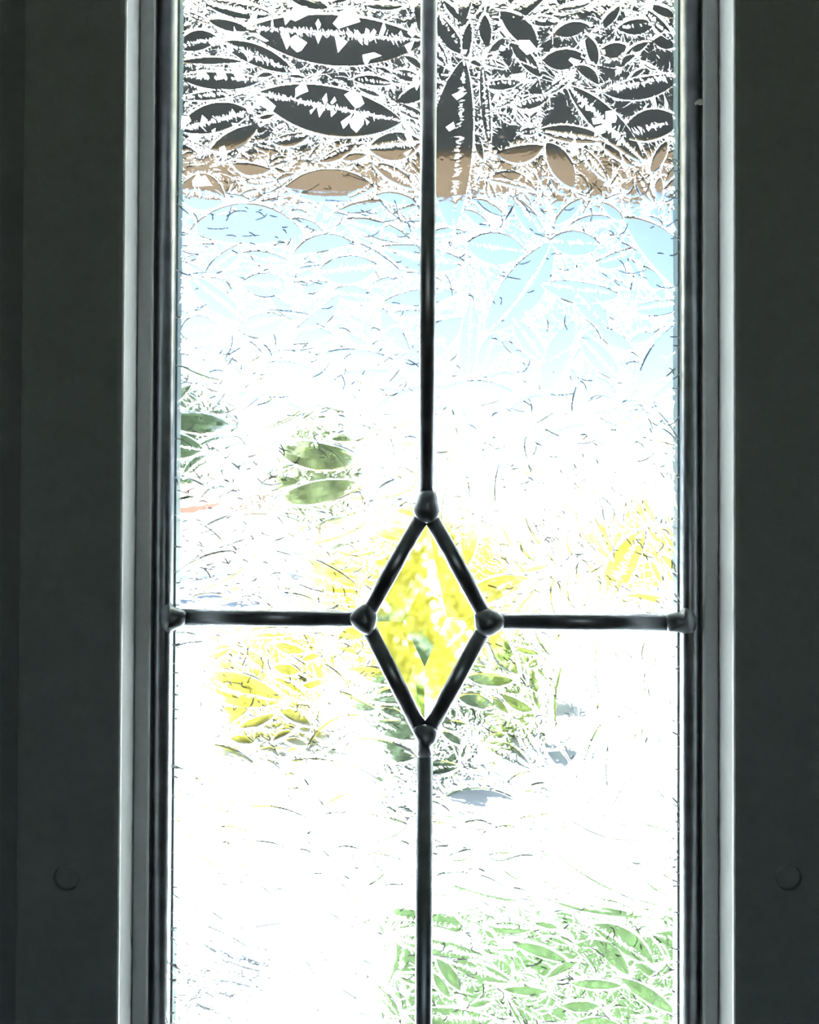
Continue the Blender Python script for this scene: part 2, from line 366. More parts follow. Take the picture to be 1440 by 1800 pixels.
# flakes: shell-shaped hollows; chord ends and the bulge of the arcs on either side of it
class Flake: pass
flakes = []
inflake = np.zeros(frost.shape, bool)
def flake_local(fl, X, Y):
    dx, dy = fl.d; a = (X - fl.p[0]) * dx + (Y - fl.p[1]) * dy; b = -(X - fl.p[0]) * dy + (Y - fl.p[1]) * dx
    t = a / fl.L; q = np.clip(4 * t * (1 - t), 0, None) ** 0.8
    b = b - fl.bow * q
    return t, b, q
def add_flake(x0, y0, x1, y1, bt, bb, rib=1.0, test=False, px=True, spike=7.0, edge=1.0, bow=0.0):
    fl = Flake()
    if px: x0, y0 = uw(x0, y0); x1, y1 = uw(x1, y1)
    fl.p = (x0, y0); fl.L = math.hypot(x1 - x0, y1 - y0); fl.d = ((x1 - x0) / fl.L, (y1 - y0) / fl.L)
    fl.bt, fl.bb, fl.rib, fl.spike, fl.edge, fl.bow = bt, bb, rib, spike, edge, bow
    r = max(bt, bb) + abs(bow) + 2
    X0, X1 = min(x0, x1) - r, max(x0, x1) + r; Y0, Y1 = min(y0, y1) - r, max(y0, y1) + r
    i0, i1 = max(0, int(Y0 / RS)), min(frost.shape[0], int(Y1 / RS) + 1); j0, j1 = max(0, int(X0 / RS)), min(frost.shape[1], int(X1 / RS) + 1)
    if i1 - i0 < 3 or j1 - j0 < 3: return None
    Y, X = np.mgrid[i0:i1, j0:j1]; t, b, q = flake_local(fl, X * RS, Y * RS)
    inside = (t > 0) & (t < 1) & (b > -fl.bt * q) & (b < fl.bb * q)
    if test:
        sub = inflake[i0:i1, j0:j1]
        if (sub & inside).sum() > 0.04 * inside.sum(): return None
    inflake[i0:i1, j0:j1] |= inside
    flakes.append(fl); return fl
# ... those one can make out in the photograph
for a in [(435, 52, 748, 74, 37, 58, 1, 9), (312, 86, 386, 70, 24, 16, 1, 6), (316, 111, 430, 111, 9, 6, 0, 5), (389, 76, 518, 130, 22, 17, 1, 9),
          (314, 137, 462, 144, 12, 22, 0.4, 6), (452, 166, 708, 216, 38, 52, 1, 8), (316, 231, 442, 199, 33, 22, 1, 9), (316, 176, 428, 165, 9, 9, 0.7, 6),
          (478, 252, 546, 238, 9, 16, 0.8, 5), (648, 263, 742, 252, 24, 29, 1, 8), (560, 287, 626, 255, 7, 14, 0.6, 4), (313, 338, 398, 352, 40, 28, 0.6, 10),
          (618, 142, 692, 150, 12, 8, 0.4, 4), (690, 128, 742, 142, 10, 12, 0.6, 5), (316, 20, 372, 44, 7, 6, 0.4, 5), (640, 12, 712, 14, 6, 10, 0, 4),
          (817, 106, 797, 410, 26, 52, 0.35, 8), (996, 152, 1131, 288, 27, 22, 1, 9), (1058, 164, 1198, 134, 12, 30, 0.6, 10), (1092, 240, 1196, 214, 34, 24, 0.3, 9),
          (852, 26, 858, 86, 10, 14, 0, 4), (880, 22, 944, 88, 24, 18, 0.2, 8), (846, 152, 920, 146, 8, 13, 0.4, 5), (952, 108, 1022, 96, 14, 26, 0.15, 5),
          (1084, 52, 1152, 44, 14, 18, 0.3, 5), (1128, 16, 1184, 78, 13, 9, 0.4, 5), (1146, 74, 1196, 76, 14, 16, 0.2, 5), (972, 62, 1034, 46, 14, 15, 0.2, 4),
          (872, 272, 956, 258, 8, 26, 0.2, 4), (962, 252, 1008, 334, 22, 20, 0.1, 4), (1022, 262, 1068, 322, 10, 9, 0.7, 6), (770, 26, 818, 100, 10, 22, 0.3, 5),
          (826, 40, 820, 104, 8, 12, 0.2, 5), (848, 112, 862, 268, 8, 10, 0.6, 4), (1010, 118, 1052, 152, 16, 6, 0.2, 4), (1052, 92, 1100, 82, 10, 20, 0.2, 4),
          (905, 190, 965, 172, 8, 14, 0.4, 5), (912, 236, 948, 232, 9, 8, 0.6, 4), (980, 20, 1040, 8, 8, 8, 0.1, 4),
          # lower down: large shells
          (560, 480, 665, 470, 25, 28, 0.9, 8), (425, 500, 510, 505, 22, 22, 0.8, 8), (316, 585, 385, 575, 25, 24, 0.6, 6), (420, 580, 500, 560, 18, 26, 0.7, 7),
          (820, 430, 925, 445, 28, 32, 0.5, 5), (965, 425, 1055, 432, 22, 25, 0.5, 5), (1005, 510, 1070, 580, 20, 18, 0.4, 5), (1020, 595, 1090, 670, 20, 20, 0.6, 5),
          (900, 560, 960, 640, 16, 18, 0.7, 5), (830, 530, 820, 680, 16, 18, 0.5, 5), (770, 690, 900, 690, 20, 25, 0.2, 4), (950, 500, 1090, 520, 14, 26, 0.3, 5),
          (480, 880, 640, 850, 20, 22, 0.2, 5), (660, 870, 732, 850, 16, 12, 0.2, 5), (550, 1160, 615, 1210, 10, 22, 0.3, 5), (480, 1170, 530, 1180, 10, 12, 0.2, 5),
          (480, 1130, 540, 1145, 8, 12, 0.2, 4), (530, 1205, 580, 1198, 8, 10, 0.2, 4), (500, 1300, 545, 1310, 10, 6, 0.2, 4), (620, 1300, 735, 1330, 14, 24, 0.2, 6),
          (820, 1188, 905, 1195, 10, 16, 0.2, 4), (805, 1225, 870, 1240, 14, 12, 0.2, 4), (865, 1225, 895, 1255, 8, 8, 0.1, 4), (850, 1300, 890, 1290, 8, 8, 0.2, 4),
          (775, 1285, 812, 1310, 10, 6, 0.2, 4), (860, 1340, 885, 1365, 9, 8, 0.2, 4), (780, 1400, 915, 1412, 22, 24, 0.1, 3), (960, 1480, 1160, 1590, 34, 18, 0.15, 3),
          (880, 1520, 985, 1535, 26, 22, 0.1, 3), (765, 1680, 810, 1740, 14, 10, 0.2, 3), (760, 1705, 792, 1752, 8, 10, 0.1, 3), (880, 1735, 965, 1740, 8, 10, 0.2, 3),
          (1000, 1725, 1095, 1730, 10, 10, 0.2, 3), (1090, 1715, 1188, 1780, 14, 12, 0.1, 3), (985, 1765, 1055, 1765, 10, 12, 0.1, 3), (1010, 1795, 1090, 1800, 14, 10, 0.1, 3),
          (900, 1655, 1000, 1690, 14, 8, 0.2, 4), (700, 1640, 680, 1730, 10, 14, 0.2, 3), (360, 1720, 460, 1745, 16, 8, 0.3, 4), (345, 1760, 470, 1780, 10, 10, 0.4, 5),
          (400, 1430, 560, 1455, 26, 20, 0.1, 3), (400, 1500, 510, 1495, 20, 24, 0.1, 3), (420, 1640, 640, 1650, 24, 28, 0.1, 3)]:
    add_flake(*a[:6], rib=a[6], spike=a[7])
N_HAND = len(flakes); inhand = inflake.copy()
# ... and the rest of the field
tot_u, tot_w = NUx * G, NW * G
mid_u = uw(752, 500)[0]
for size, n in ((170, 260), (110, 700), (70, 1600), (42, 2000), (26, 1400)):
    for k in range(n):
        x, y = rng.uniform(0, tot_u), rng.uniform(0, tot_w); L = size * rng.uniform(0.75, 1.25)
        left = x < mid_u
        base = rng.normal(0.0, 0.38) if left else rng.choice([rng.normal(0.35, 0.5), rng.normal(-0.9, 0.5), rng.normal(1.2, 0.4)])
        if y > wv0 + 1350: base = rng.normal(0.25, 0.35)
        asp = rng.uniform(0.10, 0.22); ca, sa = math.cos(base) * L / 2, math.sin(base) * L / 2
        add_flake(x - ca, y - sa, x + ca, y + sa, L * asp, L * rng.uniform(0.08, 0.22), rib=rng.choice([0, 0, 0.8, 1.0]) if size > 40 else rng.choice([0, 0, 0, 0.9]),
                  test=True, px=False, spike=rng.uniform(3, 8) * (size / 110) ** 0.4, bow=rng.normal(0, 0.04) * L)

# edge ridges, serrated ribs and fans of every flake
E0, E1, E2, EW = [], [], [], []
R0, R1, R2, RW = [], [], [], []
F0, F1, F2, FW = [], [], [], []
def fl_pt(fl, t, b):
    q = max(0, 4 * t * (1 - t)) ** 0.8; b = b * q + fl.bow * q if abs(b) > 0 else fl.bow * q
    return (fl.p[0] + fl.d[0] * fl.L * t - fl.d[1] * b, fl.p[1] + fl.d[1] * fl.L * t + fl.d[0] * b)
for k, fl in enumerate(flakes):
    for side in (-fl.bt, fl.bb):
        if fl.p[1] > wv0 + 650 and rng.random() < 0.6: continue
        n = max(3, int(fl.L / 14)); wmax = rng.uniform(0.5, 1.5) * fl.edge; a0, a1 = rng.uniform(0, 0.25), rng.uniform(0.75, 1)
        for i in range(n):
            ta, tb = a0 + (a1 - a0) * i / n, a0 + (a1 - a0) * (i + 1) / n
            pa, pb = fl_pt(fl, ta, side), fl_pt(fl, tb, side); pm = fl_pt(fl, (ta + tb) / 2, side)
            E0.append(pa); E2.append(pb); E1.append((2 * pm[0] - 0.5 * (pa[0] + pb[0]), 2 * pm[1] - 0.5 * (pa[1] + pb[1])))
            EW.append(wmax * (0.35 + 0.65 * math.sin(math.pi * (i + 0.5) / n)))
        # barbs on the outside of the edge
        for i in range(int(fl.L / 4)):
            t = rng.uniform(0.05, 0.95); pa = fl_pt(fl, t, side); ln = abs(rng.normal(0, 6)) + 2
            sg = 1 if side > 0 else -1; lean = rng.normal(0.5, 0.5)
            dx = -fl.d[1] * sg + fl.d[0] * lean; dy = fl.d[0] * sg + fl.d[1] * lean
            F0.append(pa); F2.append((pa[0] + dx * ln, pa[1] + dy * ln)); F1.append((pa[0] + dx * ln * .5, pa[1] + dy * ln * .5)); FW.append(rng.uniform(0.4, 1.1))
    if fl.rib >= 0.3:
        t = 0.0
        while t < 1.0:
            t += rng.uniform(1.6, 3.2) / fl.L
            if rng.random() > fl.rib ** 0.5: continue
            c = fl_pt(fl, min(t, 1), rng.normal(0, 0.6))
            env = 0.35 + 0.65 * math.sin(math.pi * min(t, 1)) + 0.5 * max(0, math.sin(t * fl.L / 13 + k))
            for sg in (-1, 1):
                ln = fl.spike * env * rng.uniform(0.25, 1.0) * (1.8 if rng.random() < 0.06 else 1); lean = rng.normal(0.25 * sg, 0.35)
                ln = min(ln, 0.9 * (fl.bb if sg > 0 else fl.bt) + 2)
                dx = -fl.d[1] * sg + fl.d[0] * lean; dy = fl.d[0] * sg + fl.d[1] * lean
                R0.append(c); R2.append((c[0] + dx * ln, c[1] + dy * ln)); R1.append((c[0] + dx * ln * .45 + rng.normal(0, .4), c[1] + dy * ln * .45)); RW.append(rng.uniform(0.9, 1.9))
    # fans of curved strokes at both tips
    for tip, sg in ((0.0, -1), (1.0, 1)):
        c = fl_pt(fl, tip, 0); m = int(4 + fl.L / 12); ang0 = math.atan2(fl.d[1] * sg, fl.d[0] * sg)
        for i in range(m):
            a = ang0 + rng.normal(0, 1.0); ln = rng.gamma(2.2, fl.L / 16 + 2.5); cv = rng.normal(0, 0.35)
            F0.append(c); F1.append((c[0] + math.cos(a) * ln * .5, c[1] + math.sin(a) * ln * .5))
            F2.append((c[0] + math.cos(a + cv) * ln, c[1] + math.sin(a + cv) * ln)); FW.append(rng.uniform(0.5, 1.3))
# filler feathers between the flakes, following the nearest flake's run
_ga = rng.normal(0, 1, (90, 30)); _gb = rng.normal(0, 1, (90, 30))
def field(x, y, cell=55.0):
    gx, gy = np.clip(x / cell, 0, 27.9), np.clip(y / cell, 0, 87.9); i, j = gy.astype(int), gx.astype(int); fy, fx = gy - i, gx - j
    bl = lambda g: g[i, j] * (1 - fx) * (1 - fy) + g[i, j + 1] * fx * (1 - fy) + g[i + 1, j] * (1 - fx) * fy + g[i + 1, j + 1] * fx * fy
    return bl(_ga)
def feathers(n, x0, x1, y0, y1, ang, sd, lmean, wlo, whi, val=1.0):
    x, y = rng.uniform(x0, x1, n), rng.uniform(y0, y1, n); a = ang + field(x, y) * sd * 1.7 + rng.normal(0, 0.28, n); ln = rng.gamma(2.5, lmean / 2.5, n); cv = rng.normal(0, .45, n)
    A = np.stack([x, y], 1); Bm = A + np.stack([np.cos(a), np.sin(a)], 1) * ln[:, None] * .5
    Cc = A + np.stack([np.cos(a + cv), np.sin(a + cv)], 1) * ln[:, None]
    splat(frost, A, Bm, Cc, 0.15, rng.uniform(wlo, whi, n), 0.1, val=val, clip=inflake)
area = tot_u * tot_w
def dens(x0, x1, y0, y1, per): return int((x1 - x0) * (y1 - y0) / 1000 * per)
for x0, x1, left in ((0, mid_u, True), (mid_u, tot_u, False)):
    for y0, y1 in ((0, wv0 + 380), (wv0 + 380, wv0 + 1350), (wv0 + 1350, tot_w)):
        per = (6.5 if left else 1.4) if y0 == 0 else (9 if y0 < wv0 + 1000 else 6)
        feathers(dens(x0, x1, y0, y1, per * 1.1), x0, x1, y0, y1, 0.1 if left else 0.5, 0.7 if left else 1.3, 22, 0.8, 2.4, val=0.55)
        feathers(dens(x0, x1, y0, y1, per * 0.6), x0, x1, y0, y1, 0.3, 1.0, 14, 0.5, 1.4, val=0.75)
        feathers(dens(x0, x1, y0, y1, per), x0, x1, y0, y1, 0.1 if left else 0.5, 0.7 if left else 1.3, 18 if left else 24, 0.6, 1.9 if left else 1.5)
def branches(n, x0, x1, y0, y1, lo, hi):
    A_, B_, C_, W_ = [], [], [], []
    for k in range(n):
        x, y = rng.uniform(x0, x1), rng.uniform(y0, y1); a = rng.uniform(0, 6.28); L = rng.uniform(lo, hi); cv = rng.normal(0, 0.5)
        P = np.array([x, y]); st = 3.2; m = int(L / st)
        for i in range(m):
            a += cv / m + rng.normal(0, 0.05); Q = P + st * np.array([math.cos(a), math.sin(a)])
            A_.append(P); B_.append((P + Q) / 2); C_.append(Q); W_.append(0.55 + 0.9 * (1 - i / m))
            for sg in (-1, 1):
                if rng.random() < 0.55:
                    b = a + sg * rng.uniform(0.5, 1.1); ln = rng.gamma(1.6, 3.0) * (0.4 + 0.9 * math.sin(math.pi * (i + .5) / m))
                    d = np.array([math.cos(b), math.sin(b)]); A_.append(Q); B_.append(Q + d * ln * .5); C_.append(Q + d * ln + rng.normal(0, 1, 2)); W_.append(rng.uniform(0.5, 1.7))
            P = Q
    splat(frost, A_, B_, C_, np.array(W_), 0.85 * np.array(W_), 0.15, clip=inhand)
branches(42, mid_u, tot_u, wv0 - 20, wv0 + 330, 30, 95)
branches(10, 0, mid_u, wv0 - 20, wv0 + 330, 25, 60)
branches(260, 0, tot_u, wv0 + 330, tot_w, 25, 80)
FW = list(np.array(FW) * np.where(np.array(F0)[:, 1] < wv0 + 320, 0.72, 1.0))
splat(frost, F0, F1, F2, 0.9 * np.array(FW), 0.8 * np.array(FW), 0.1, clip=inflake)
splat(frost, E0, E1, E2, EW, EW, EW)
splat(frost, R0, R1, R2, RW, 0.75 * np.array(RW), 0.1)
# fine dark slits back through the dense frost
n = int(area / 1000 * 7); A = np.stack([rng.uniform(0, tot_u, n), rng.uniform(0, tot_w, n)], 1); a = rng.normal(0.15, 0.7, n); ln = rng.gamma(2, 4.5, n)
Bm = A + np.stack([np.cos(a), np.sin(a)], 1) * ln[:, None] * .5; Cc = A + np.stack([np.cos(a + .3), np.sin(a + .3)], 1) * ln[:, None]
splat(frost, A, Bm, Cc, 0.1, rng.uniform(.35, .8, n), 0.1, val=0.0)
# specks inside the hollows
n = int(area / 1000 * 3); A = np.stack([rng.uniform(0, tot_u, n), rng.uniform(0, tot_w, n)], 1)
splat(frost, A, A + [.5, .1], A + [.9, .2], .3, .45, .3)

fiss = np.zeros_like(frost); A_, B_, C_, W_ = [], [], [], []
for fl in flakes:
    if fl.p[1] < wv0 + 270: continue
    for side in (-fl.bt, fl.bb):
        if rng.random() > (0.5 if fl.p[1] > wv0 + 700 else 0.33): continue
        t0 = rng.uniform(0, 0.7); t1 = t0 + rng.uniform(0.12, 0.5); n = 6; w = rng.uniform(0.25, 0.75) * (1.6 if fl.p[1] > wv0 + 800 else 1)
        for i in range(n):
            ta, tb = t0 + (t1 - t0) * i / n, t0 + (t1 - t0) * (i + 1) / n
            if tb > 1: break
            pa, pb = fl_pt(fl, ta, side), fl_pt(fl, tb, side); A_.append(pa); C_.append(pb); B_.append(((pa[0] + pb[0]) / 2, (pa[1] + pb[1]) / 2)); W_.append(w * math.sin(math.pi * (i + .7) / (n + .4)))
splat(fiss, A_, B_, C_, W_, W_, W_)
def cracks(n, y0, y1, lm, w):
    x, y = rng.uniform(0, tot_u, n), rng.uniform(y0, y1, n); a = 0.25 + field(x, y) * 0.8; ln = rng.gamma(2, lm / 2, n); cv = rng.normal(0, .5, n)
    A = np.stack([x, y], 1); Bm = A + np.stack([np.cos(a), np.sin(a)], 1) * ln[:, None] * .5; Cc = A + np.stack([np.cos(a + cv), np.sin(a + cv)], 1) * ln[:, None]
    splat(fiss, A, Bm, Cc, 0.1, rng.uniform(.15, w, n), 0.05, clip=inhand)
cracks(160, wv0 + 270, wv0 + 480, 20, 0.45); cracks(260, wv0 + 270, wv0 + 900, 18, 0.4); cracks(500, wv0 + 600, tot_w, 10, 0.6); cracks(2600, wv0 + 850, tot_w, 11, 1.0)
frost[fiss > 0] = 0
# ragged clear margin beside the edge strips
jag = np.abs(np.cumsum(rng.normal(0, 1.2, frost.shape[0])) % 9 - 4.5) * 0.9 + rng.uniform(0, 2.5, frost.shape[0])
for i in range(frost.shape[0]):
    m = int((0.006 / S + 7 + jag[i]) / RS); frost[i, :m] = 0; m = int((0.006 / S + 6 + jag[-i]) / RS); frost[i, -m:] = 0
# ---------- relief of the outer face
Fm = frost.reshape(NW, 2, NUx, 2).mean((1, 3)); Cm = fiss.reshape(NW, 2, NUx, 2).mean((1, 3))
def blur(a, k):
    for ax in (0, 1):
        c = np.cumsum(np.concatenate([np.repeat(np.take(a, [0], ax), k + 1, ax), a, np.repeat(np.take(a, [-1], ax), k, ax)], ax), ax)
        n = a.shape[ax]; a = (np.take(c, range(2 * k + 1, 2 * k + 1 + n), ax) - np.take(c, range(0, n), ax)) / (2 * k + 1)
    return a
H = np.zeros((NW, NUx))
nz1 = blur(blur(rng.normal(0, 1, H.shape), 4), 4); nz1 /= nz1.std()
nz2 = blur(rng.normal(0, 1, H.shape), 1); nz2 /= nz2.std()
rough = nz1 * 0.10 + nz2 * 0.018                      # in pattern units
H += rough
for ifl, fl in enumerate(flakes):
    calm = 0.3 if ifl < N_HAND else 1.0
    r = max(fl.bt, fl.bb) + abs(fl.bow) + 2; x0, y0 = fl.p; x1, y1 = x0 + fl.d[0] * fl.L, y0 + fl.d[1] * fl.L
    i0, i1 = max(0, int((min(y0, y1) - r) / G)), min(NW, int((max(y0, y1) + r) / G) + 2); j0, j1 = max(0, int((min(x0, x1) - r) / G)), min(NUx, int((max(x0, x1) + r) / G) + 2)
    if i1 <= i0 or j1 <= j0: continue
    Y, X = np.mgrid[i0:i1, j0:j1]; t, b, q = flake_local(fl, X * G, Y * G)
    ins = (t > 0) & (t < 1) & (b > -fl.bt * q) & (b < fl.bb * q)
    wd = fl.bt + fl.bb; dep = 0.006 * calm * wd * rng.uniform(0.5, 1.2)
    vv = np.where(b < 0, b / (fl.bt * q + 1e-6), b / (fl.bb * q + 1e-6))
    tx, ty = rng.normal(0, 0.018 * calm, 2)
    h = -dep * (1 - vv ** 2) - 0.85 + tx * (t - 0.5) * fl.L * 0.5 + ty * b + 0.012 * np.sin(np.abs(vv) * rng.uniform(10, 22)) * (wd / 40) + 0.006 * nz2[i0:i1, j0:j1]
    H[i0:i1, j0:j1] = np.where(ins, h, H[i0:i1, j0:j1])
H += 0.22 * blur(Fm, 1)
H *= S

# ---------- the four panes
def inside_poly(X, Z, poly):
    r = np.zeros(X.shape, bool); n = len(poly)
    for i in range(n):
        (xa, za), (xb, zb) = poly[i], poly[(i + 1) % n]
        c = ((za > Z) != (zb > Z)) & (X < (xb - xa) * (Z - za) / (zb - za + 1e-12) + xa); r ^= c
    return r
rows = [i for i in range(NW) if (wv0 - 60 < i * G < wv1 + 60) or i % 4 == 0 or i == NW - 1]
rows = np.array(rows); xs = U0 + np.arange(NUx) * G * S; zs = W0 - rows * G * S
XX, ZZ = np.meshgrid(xs, zs); HHm, FFm, CCm = H[rows], Fm[rows], Cm[rows]
lz, rz = pz(300, 1085.7)[1], pz(1200, 1096)[1]
X0p, X1p, Zb, Zt = XL + 0.005, XR - 0.005, Z0 + 0.005, Z1 - 0.005
PANES = [([(X0p, Zt), (top_x, Zt), nT, nL, (X0p, lz)], 'upper left pane of frosted fern-patterned glass'),
         ([(top_x, Zt), (X1p, Zt), (X1p, rz), nR, nT], 'upper right pane of frosted fern-patterned glass'),
         ([(X0p, lz), nL, nB, (nB[0], Zb), (X0p, Zb)], 'lower left pane of frosted fern-patterned glass'),
         ([nR, (X1p, rz), (X1p, Zb), (nB[0], Zb), nB], 'lower right pane of frosted fern-patterned glass')]
def make_pane(poly, label):
    pc = np.array(poly); cm = inside_poly(0.25 * (XX[:-1, :-1] + XX[1:, :-1] + XX[:-1, 1:] + XX[1:, 1:]), 0.25 * (ZZ[:-1, :-1] + ZZ[1:, :-1] + ZZ[:-1, 1:] + ZZ[1:, 1:]), poly)
    used = np.zeros(XX.shape, bool); used[:-1, :-1] |= cm; used[1:, :-1] |= cm; used[:-1, 1:] |= cm; used[1:, 1:] |= cm
    idx = np.full(XX.shape, -1, np.int64); nv = int(used.sum()); idx[used] = np.arange(nv)
    co = np.stack([XX[used], GOUT + HHm[used], ZZ[used]], 1); fr = FFm[used]
    i, j = np.nonzero(cm)
    quads = np.stack([idx[i, j], idx[i, j + 1], idx[i + 1, j + 1], idx[i + 1, j]], 1)
    # inner face and rim, from the outline
    n = len(poly); inner = np.array([(x, GIN, z) for x, z in poly]); rim = np.array([(x, GOUT, z) for x, z in poly])
    V = np.concatenate([co, inner, rim]); nq = len(quads)
    loops = list(quads.ravel()); starts = list(range(0, 4 * nq, 4))
    area2 = sum(poly[a][0] * poly[(a + 1) % n][1] - poly[(a + 1) % n][0] * poly[a][1] for a in range(n))
    order = list(range(n)) if area2 > 0 else list(range(n - 1, -1, -1))          # counter-clockwise seen from the room: normal -Y
    extra = [[nv + a for a in order]] + [[nv + order[(a + 1) % n], nv + order[a], nv + n + order[a], nv + n + order[(a + 1) % n]] for a in range(n)]
    if np.cross(co[quads[0, 1]] - co[quads[0, 0]], co[quads[0, 2]] - co[quads[0, 0]])[1] < 0: quads = quads[:, ::-1]
    # orientation: quads above face +Y when wound this way round
    me = bpy.data.meshes.new('glass_pane')
    me.vertices.add(len(V)); me.vertices.foreach_set('co', V.astype(np.float32).ravel())
    fl_loops = np.concatenate([quads[:, ::1].ravel(), np.concatenate([np.array(e) for e in extra])]).astype(np.int32)
    tot = np.concatenate([np.full(nq, 4), np.array([len(e) for e in extra])]); st = np.concatenate([[0], np.cumsum(tot)[:-1]]).astype(np.int32)
    me.loops.add(len(fl_loops)); me.loops.foreach_set('vertex_index', fl_loops)
    me.polygons.add(len(tot)); me.polygons.foreach_set('loop_start', st)
    sm = np.zeros(len(tot), bool); sm[:nq] = True; me.polygons.foreach_set('use_smooth', sm)
    me.update(calc_edges=True); me.validate()
    at_ = me.attributes.new('frost', 'FLOAT', 'POINT'); at_.data.foreach_set('value', np.concatenate([fr, np.zeros(2 * n)]).astype(np.float32))
    assert me.polygons[0].normal.y > 0 and me.polygons[nq].normal.y < 0
    at_ = me.attributes.new('fissure', 'FLOAT', 'POINT'); at_.data.foreach_set('value', np.concatenate([CCm[used], np.zeros(2 * n)]).astype(np.float32))
    me.materials.append(MT['chipglass'])
    o = bpy.data.objects.new('glass_pane', me); C.objects.link(o); o.parent = panel; o.matrix_parent_inverse = panel.matrix_world.inverted()
    o['label'] = label; return o
panes = [make_pane(*p) for p in PANES]

# larger frosted chips standing on the outer face, traced one by one: (origin, outlines in units of 1/6.545 px)
K = 6.545
CH = {(520, 0): [[(430, 290), (570, 110), (680, 115), (745, 270), (490, 350)], [(445, 400), (600, 500), (490, 625)], [(230, 290), (262, 235), (295, 300), (275, 350), (250, 340)],
                 [(235, 400), (320, 390), (262, 522), (230, 440)], [(0, 90), (135, 95), (165, 185), (0, 265), (-60, 240), (-40, 130)],
                 [(0, 420), (135, 510), (70, 600), (20, 620), (-50, 560), (-70, 470)], [(945, 460), (1015, 260), (1040, 350), (1000, 440)], [(1285, 400), (1345, 290), (1400, 400), (1340, 450)],
                 [(1250, 540), (1370, 480), (1305, 640)], [(1180, 410), (1210, 370), (1240, 450)], [(770, 650), (900, 620), (990, 660), (860, 700), (810, 780), (780, 720)],
                 [(1340, 930), (1415, 850), (1420, 1000), (1390, 1060)], [(690, 430), (710, 360), (760, 430), (770, 540), (730, 500)], [(790, 420), (810, 340), (850, 370), (830, 540), (790, 520)],
                 [(860, 400), (900, 350), (930, 380), (900, 470), (850, 500)]],
      (520, 160): [[(560, 60), (660, 0), (750, 60), (790, 160), (740, 200), (690, 215), (640, 160)], [(615, 370), (690, 270), (800, 280), (780, 400), (700, 495), (640, 440)],
                   [(520, 370), (660, 270), (600, 400), (550, 450)], [(305, 110), (355, 40), (370, 130), (340, 180)], [(400, 150), (450, 80), (470, 130), (420, 170)],
                   [(165, 240), (250, 190), (175, 285)], [(250, 220), (350, 200), (275, 320)], [(400, 190), (470, 260), (410, 315)], [(0, -10), (105, -100), (150, 20), (60, 55), (0, 90)],
                   [(990, 100), (1030, 90), (1040, 150), (1000, 160)], [(800, 330), (850, 370), (820, 410)], [(1250, 510), (1320, 510), (1380, 640), (1320, 650)], [(1240, 730), (1340, 680), (1275, 770)]],
      (310, 0): [[(1240, 220), (1305, 120), (1340, 220), (1260, 310)], [(1200, 400), (1290, 360), (1325, 510), (1275, 590)], [(380, 510), (480, 440), (495, 470), (430, 555)],
                 [(295, 350), (320, 310), (400, 390), (350, 380)], [(500, 490), (550, 510), (545, 620), (520, 560)], [(580, 500), (640, 540), (670, 605), (600, 645)],
                 [(540, 470), (640, 390), (735, 380), (720, 460), (620, 490)], [(450, 790), (545, 785), (590, 910), (490, 935)], [(240, 830), (330, 820), (365, 880), (255, 930)],
                 [(670, 880), (720, 780), (800, 910), (720, 955)], [(830, 400), (930, 400), (1070, 490), (1030, 500), (920, 450)], [(820, 680), (880, 690), (830, 735)],
                 [(1095, 300), (1110, 215), (1125, 300), (1110, 400)], [(820, 310), (890, 150), (940, 180), (930, 230)]],
      (310, 160): [[(280, 400), (305, 290), (370, 350), (300, 440)], [(625, 300), (650, 220), (710, 300)], [(640, 380), (720, 390), (680, 460)], [(410, 470), (460, 440), (450, 525)],
                   [(310, 510), (420, 500), (400, 590)], [(130, 510), (260, 500), (270, 610), (240, 615)], [(800, 190), (860, 160), (910, 290), (830, 270)],
                   [(900, 90), (1000, 60), (1150, 190), (1110, 260), (950, 170)], [(500, 670), (560, 640), (590, 720), (585, 800), (510, 760)],
                   [(190, 1050), (260, 950), (290, 1000), (340, 980), (420, 1100), (200, 1113)], [(70, 300), (160, 310), (180, 360), (60, 460)]],
      (765, 0): [[(960, 480), (1080, 480), (1180, 600), (1050, 650), (960, 560)], [(860, 880), (1040, 850), (1040, 930), (880, 930)], [(700, 0), (790, 0), (760, 50), (710, 60)],
                 [(300, 590), (370, 590), (350, 640), (290, 640)], [(290, 930), (315, 880), (345, 930), (320, 960)]],
      (975, 0): [[(1030, 80), (1050, 0), (1150, 0), (1110, 140), (1040, 140)], [(155, 710), (180, 680), (300, 720), (220, 770)], [(1230, 400), (1260, 355), (1310, 390)],
                 [(1170, 920), (1210, 880), (1280, 960)], [(690, 830), (770, 790), (760, 860), (700, 880)], [(520, 590), (570, 590), (580, 640), (550, 645)], [(780, 130), (810, 115), (850, 200), (810, 210)]],
      (975, 160): [[(580, 250), (690, 235), (710, 330), (690, 380), (580, 370)], [(460, 430), (580, 390), (580, 490), (450, 540)], [(160, 640), (230, 560), (280, 740), (190, 770)],
                   [(420, 330), (540, 320), (560, 380), (440, 400)], [(700, 640), (730, 570), (760, 640)], [(270, 180), (340, 170), (310, 215)], [(1110, 130), (1140, 60), (1170, 200), (1130, 230)],
                   [(1250, 60), (1290, 150), (1300, 190), (1260, 210)]],
      (765, 160): [[(650, 130), (700, 30), (745, 30), (720, 140)], [(190, 60), (290, 20), (320, 80), (250, 120)], [(120, 430), (210, 370), (230, 440), (160, 480)], [(1040, 210), (1130, 250), (1080, 310), (1040, 270)]]}
